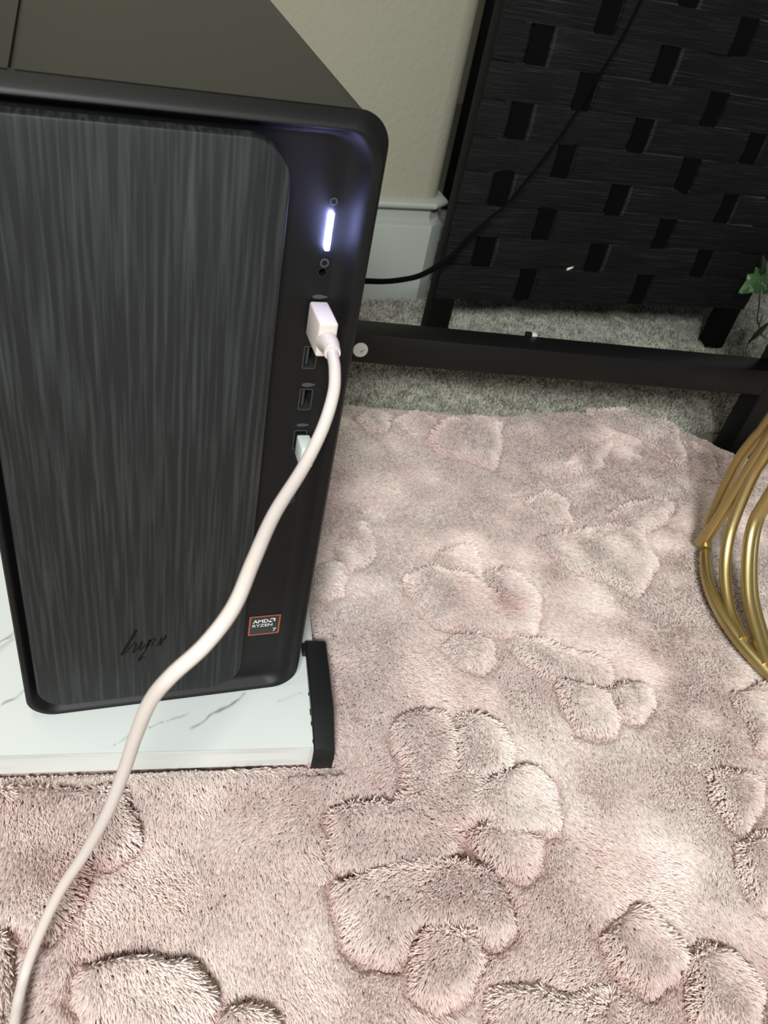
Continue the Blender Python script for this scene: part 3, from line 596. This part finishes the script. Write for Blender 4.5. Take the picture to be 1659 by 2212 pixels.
bm = bmesh.new(); box_into(bm, (0.1376, 0.0063, 0.1850), (0.1414, 0.0150, 0.1928)); link_mesh('contact_shell', bm, M_steel, rec)

# ------------------------------------------------------------------ black desk frame: low beam and legs
desk = thing('desk_frame', 'black metal desk frame, its low beam crossing behind the rug', 'desk')
bu, bv0 = 0.6520, 0.3445
bm = bmesh.new(); box_into(bm, (-0.12, bv0, 0.0500), (bu + 0.002, bv0 + 0.028, 0.0790), 0.0014, ROT)
beam = link_mesh('beam', bm, M_desk, desk)
bm = bmesh.new(); box_into(bm, (bu, bv0 - 0.0005, ZF), (bu + 0.030, bv0 + 0.0285, 0.68), 0.0014, ROT); link_mesh('leg', bm, M_desk, desk)
bm = bmesh.new(); box_into(bm, (-0.150, bv0, ZF), (-0.120, bv0 + 0.028, 0.68), 0.0014, ROT); link_mesh('leg', bm, M_desk, desk)
c0 = Vector((0.2742, 0.3087, 0.0634)); cu_, cv_ = c0.x * UX + c0.y * UY, bv0 - 0.0003
bm = bmesh.new(); c_ = [2 * math.pi * k / 32 for k in range(32)]
loops_into(bm, [[uv(cu_ + 0.0068 * math.cos(a), cv_, 0.0634 + 0.0072 * math.sin(a)) for a in c_], [uv(cu_ + 0.0068 * math.cos(a), bv0 + 0.0003, 0.0634 + 0.0072 * math.sin(a)) for a in c_]], True, True)
dot = link_mesh('round_sticker', bm, M_paper, beam); dot['label'] = 'round white sticker with a small black letter'
bm = bmesh.new()
def mark(a, b, w_=0.0003):
    a, b = Vector(a), Vector(b); t = (b - a).normalized(); nn = Vector((-t.y, t.x)) * w_
    bm.faces.new([bm.verts.new(uv(cu_ + p.x, cv_ - 0.0001, 0.0634 + p.y)) for p in (a + nn, b + nn, b - nn, a - nn)])
mark((0.0033, 0.0004), (0.0004, -0.0016)); mark((0.0004, -0.0016), (0.0020, -0.0027))
link_mesh('sticker_letter', bm, M_ink, beam, smooth=False)

# ------------------------------------------------------------------ woven room divider
div = thing('room_divider', 'black woven folding room divider standing on the carpet behind the desk frame', 'divider')
XW = [0.4651, 0.5290, 0.6112, 0.6900, 0.7635]
HT = 0.86
def divider_panel(tf, nrow, seg_per, ext=0.0138):
    posts = (0.4320, 0.8480)
    for xp in posts:
        bm = bmesh.new(); box_into(bm, (xp - 0.0135, 0.4884, ZF), (xp + 0.0135, 0.5110, HT + 0.03), 0.002, tf); link_mesh('post', bm, M_frame, div)
    bm = bmesh.new(); box_into(bm, (posts[0], 0.490, HT), (posts[1], 0.508, HT + 0.022), 0.002, tf); link_mesh('top_rail', bm, M_frame, div)
    for xk in XW:
        bm = bmesh.new(); box_into(bm, (xk - 0.0105, 0.4880, 0.030), (xk + 0.0105, 0.4887, HT), 0.0, tf); link_mesh('warp_strip', bm, M_warp, div)
    cols = [posts[0]] + XW + [posts[1]]
    z0 = 0.0275
    for r in range(nrow):
        z1 = 0.0690 + 0.03435 * r
        if z1 > HT: break
        bm = bmesh.new(); nseg = seg_per; x_a, x_b = posts[0] - ext, posts[1] + ext
        xs = np.linspace(x_a, x_b, nseg + 1); top = []; bot = []
        for x in xs:
            # flat in front of the uprights, diving sharply behind every second one
            y = 0.4868
            for k, xc in enumerate(cols):
                if (r + (k - 1)) % 2 and 0 < k < len(cols) - 1:
                    hw = 0.0165 if k in (0, len(cols) - 1) else 0.0108
                    t = min(1.0, max(0.0, (hw + 0.0020 - abs(x - xc)) / 0.0020)); y += (0.0265 if k in (0, len(cols) - 1) else 0.0050) * t * t * (3 - 2 * t)
            y += 0.0004 * (r % 2) - 0.0010 * math.sin(x * 60 + r * 2.1) * 0.6
            j = 0.0016 * float(vnoise(x, r * 0.1, 0.05, r + 3)); j2 = 0.0014 * float(vnoise(x, r * 0.1, 0.04, r + 31))
            for dz, lst in ((z0 + 0.0002 + 0.5 * j2, bot), (z1 - 0.0002 + 0.5 * j, top)): lst.append((x, y, dz))
        th_ = 0.0004; nrow_v = []
        for i in range(nseg + 1):
            b_, t_ = Vector(bot[i]), Vector(top[i]); mid = (b_ + t_) / 2
            nrow_v.append([bm.verts.new(tf @ p) for p in (b_ + Vector((0, 0.0004 + 0.0011 * float(vnoise(b_.x, r * 0.3, 0.05, r + 51)), 0)), mid + Vector((0, -th_ - 0.0012, 0)), t_ + Vector((0, 0.0002 + 0.0011 * float(vnoise(b_.x, r * 0.3, 0.06, r + 71)), 0)), mid + Vector((0, 0.0002, 0)))])
        for A_, B_ in zip(nrow_v, nrow_v[1:]):
            for k in range(4): bm.faces.new((A_[k], A_[(k + 1) % 4], B_[(k + 1) % 4], B_[k]))
        bm.faces.new(nrow_v[0][::-1]); bm.faces.new(nrow_v[-1])
        link_mesh('woven_strip', bm, M_strip, div, angle=60)
        z0 = z1
divider_panel(Matrix.Identity(4), 30, 240)
# the second leaf, folded back behind the first from its left post
hx, hy = 0.4185, 0.4985; ang = math.atan2(0.93, 0.37)
T2 = Matrix.Translation((hx + 0.034, hy + 0.036, 0)) @ Matrix.Rotation(ang, 4, 'Z') @ Matrix.Translation((-0.4185, -0.499, 0))
divider_panel(T2, 30, 60, -0.010)

# ------------------------------------------------------------------ black cord, ivy, small bits by the divider
bm = bmesh.new(); bc = catmull([(0.10, 0.335, 0.10), (0.20, 0.372, 0.098)] + BLACK_CORD, 8)
tube_into(bm, bc, [0.0029 - 0.0016 * min(1, max(0, i - 50) / 25) for i in range(len(bc))], 10)
tag(link_mesh('power_cord', bm, M_cord), 'thin black cord rising from behind the tower across the woven divider', 'cord')

ivy = thing('ivy_vine', 'green artificial ivy trailing beside the right post of the divider', 'vine')
def leaf_into(bm, base, tip, width, normal, lobes=True, cup=0.15):
    base, tip = Vector(base), Vector(tip); ax = tip - base; Ln = ax.length; ax.normalize(); nn = Vector(normal); nn = (nn - ax * nn.dot(ax)).normalized(); sd = ax.cross(nn)
    outl = [(0, 0), (-0.12, 0.45), (0.05, 0.95), (0.22, 0.62), (0.42, 0.85), (0.55, 0.52), (0.8, 0.28), (1, 0)] if lobes else [(0, 0), (0.2, 0.6), (0.45, 1.0), (0.75, 0.7), (1, 0)]
    mid = []; lft = []; rgt = []
    for t, w_ in outl:
        c = base + ax * Ln * max(t, 0); z = nn * (cup * Ln * (0.5 - (t - 0.5) ** 2))
        mid.append(bm.verts.new(c + z)); lft.append(bm.verts.new(base + ax * Ln * t + sd * w_ * width + z * 0.6 - nn * w_ * width * 0.25)); rgt.append(bm.verts.new(base + ax * Ln * t - sd * w_ * width + z * 0.6 - nn * w_ * width * 0.25))
    for i in range(len(outl) - 1):
        for s_ in (lft, rgt):
            bm.faces.new((mid[i], mid[i + 1], s_[i + 1], s_[i]))
    bmesh.ops.remove_doubles(bm, verts=bm.verts[:], dist=1e-5)
    r_ = bmesh.ops.solidify(bm, geom=bm.faces[:], thickness=0.0005)
for nm, b_, t_, w_, nn, lob, mt in (('leaf', (0.8360, 0.455, 0.0870), (0.8060, 0.452, 0.0660), 0.0170, (-0.3, -0.8, 0.5), True, M_leaf), ('leaf', (0.8370, 0.456, 0.0850), (0.8640, 0.452, 0.0640), 0.0150, (0.1, -0.8, 0.6), True, M_leaf),
                               ('leaf', (0.8400, 0.460, 0.0900), (0.8230, 0.462, 0.1130), 0.0120, (0.2, -0.7, 0.7), True, M_leafd), ('leaf', (0.8830, 0.455, 0.0290), (0.8655, 0.456, -0.0060), 0.0036, (-0.6, -0.6, 0.5), False, M_leafd)):
    bm = bmesh.new(); leaf_into(bm, b_, t_, w_, nn, lob); link_mesh(nm, bm, mt, ivy, angle=20)
for P_, r_ in (([(0.905, 0.452, 0.19), (0.880, 0.452, 0.145), (0.857, 0.454, 0.110), (0.838, 0.456, 0.0865), (0.8450, 0.456, 0.062), (0.8530, 0.456, 0.047), (0.8600, 0.456, 0.030), (0.8690, 0.456, 0.0210)], 0.0010),
               ([(0.8690, 0.456, 0.0210), (0.8765, 0.455, 0.0100), (0.8960, 0.455, 0.0010), (0.915, 0.455, 0.004)], 0.0008), ([(0.8655, 0.456, -0.006), (0.8670, 0.454, -0.016), (0.8720, 0.452, -0.026), (0.876, 0.450, -0.0315)], 0.0007),
               ([(0.8690, 0.456, 0.0210), (0.8640, 0.453, 0.030), (0.8615, 0.453, 0.040)], 0.0008)):
    bm = bmesh.new(); tube_into(bm, catmull(P_, 6), r_, 6); link_mesh('stem', bm, M_stem, ivy)

# scrap of fluff caught on the weave
bm = bmesh.new(); tube_into(bm, catmull([(0.5728, 0.4812, 0.0722), (0.5745, 0.4800, 0.0745), (0.5775, 0.4796, 0.0760), (0.5800, 0.4805, 0.0768)], 5), [0.0006, 0.0011, 0.0014, 0.0015, 0.0014, 0.0013, 0.0012, 0.0012, 0.0011, 0.0010, 0.0009, 0.0008, 0.0007, 0.0006, 0.0005, 0.0003], 7)
tag(link_mesh('lint', bm, M_paper), 'tiny white scrap of lint caught on the woven divider', 'lint')
# small clip gripping the back of the beam
cl = Vector((0.4430, 0.3134, 0)); cu2 = cl.x * UX + cl.y * UY
bm = bmesh.new(); box_into(bm, (cu2 - 0.0025, bv0 + 0.0281, 0.0600), (cu2 + 0.0040, bv0 + 0.0325, 0.0812), 0.0008, ROT); o = link_mesh('clip', bm, M_frame, beam)
bm = bmesh.new(); box_into(bm, (cu2 + 0.0042, bv0 + 0.0281, 0.0620), (cu2 + 0.0092, bv0 + 0.0325, 0.0808), 0.0008, ROT); o = link_mesh('clip_end', bm, M_dongle, beam); o['label'] = 'white end of the clip'

# ------------------------------------------------------------------ gold stool base
st = thing('gold_stool', 'gold metal stool base of bent rods standing on the pink rug', 'stool')
cx, cy, rr = 0.6505, -0.0096, 0.1461; RG = 0.0048
bm = bmesh.new(); tube_into(bm, [(cx + rr * math.cos(a), cy + rr * math.sin(a), -0.0005) for a in [math.radians(141 + 3.4 * k) for k in range(72)]], RG, 14); link_mesh('floor_ring', bm, M_gold, st)
bm = bmesh.new(); tube_into(bm, [(cx + rr * 0.95 * math.cos(a), cy + rr * 0.95 * math.sin(a), 0.36) for a in [2 * math.pi * k / 72 for k in range(72)]], RG, 14, closed=True); link_mesh('seat_ring', bm, M_gold, st)
bm = bmesh.new(); tube_into(bm, catmull([(0.5440, 0.0960, 0.36), (0.5460, 0.1000, 0.20), (0.5498, 0.1061, 0.1211), (0.5515, 0.1106, 0.1013), (0.5534, 0.1150, 0.0723), (0.5507, 0.1085, 0.0269), (0.5465, 0.0985, 0.0060), (0.5400, 0.0870, 0.0)], 8), RG, 14); link_mesh('rod', bm, M_gold, st)
bm = bmesh.new(); p_ = catmull([(0.5368, 0.0871, 0.36), (0.5368, 0.0871, 0.22), (0.5368, 0.0871, 0.1181), (0.5371, 0.0878, 0.0925), (0.5371, 0.0879, 0.0683), (0.5376, 0.0892, 0.0446), (0.5381, 0.0906, 0.0224), (0.5393, 0.0940, 0.0040), (0.5397, 0.0949, 0.0018)], 8)
tube_into(bm, p_, [0.0052 if i < len(p_) - 3 else (0.0048, 0.0042, 0.0028)[i - len(p_) + 3] for i in range(len(p_))], 16); link_mesh('rod', bm, M_gold, st)
bm = bmesh.new(); tube_into(bm, catmull([(0.5380, 0.0850, 0.36), (0.5376, 0.0835, 0.20)] + HOOP_C, 8), RG, 14); link_mesh('rod', bm, M_gold, st)
bm = bmesh.new(); tube_into(bm, catmull([(0.5430, 0.0660, 0.36), (0.5428, 0.0650, 0.18)] + HOOP_D, 8), RG, 14); link_mesh('rod', bm, M_gold, st)
bm = bmesh.new(); tube_into(bm, catmull([(x + 0.0085, y + 0.0035, z - 0.001) for x, y, z in [(0.5430, 0.0660, 0.36), (0.5428, 0.0650, 0.18)] + HOOP_D], 8), RG * 0.85, 12); link_mesh('rod', bm, M_gold, st)
for k in range(1, 4):
    a = math.radians(100 - 60 * k); b = a - math.radians(28)
    bm = bmesh.new(); tube_into(bm, catmull([(cx + 0.95 * rr * math.cos(a), cy + 0.95 * rr * math.sin(a), 0.36), (cx + 0.9 * rr * math.cos(a), cy + 0.9 * rr * math.sin(a), 0.16), (cx + 0.92 * rr * math.cos(a - 0.1), cy + 0.92 * rr * math.sin(a - 0.1), 0.04), (cx + rr * math.cos(b), cy + rr * math.sin(b), 0.001)], 8), RG, 12)
    link_mesh('rod', bm, M_gold, st)
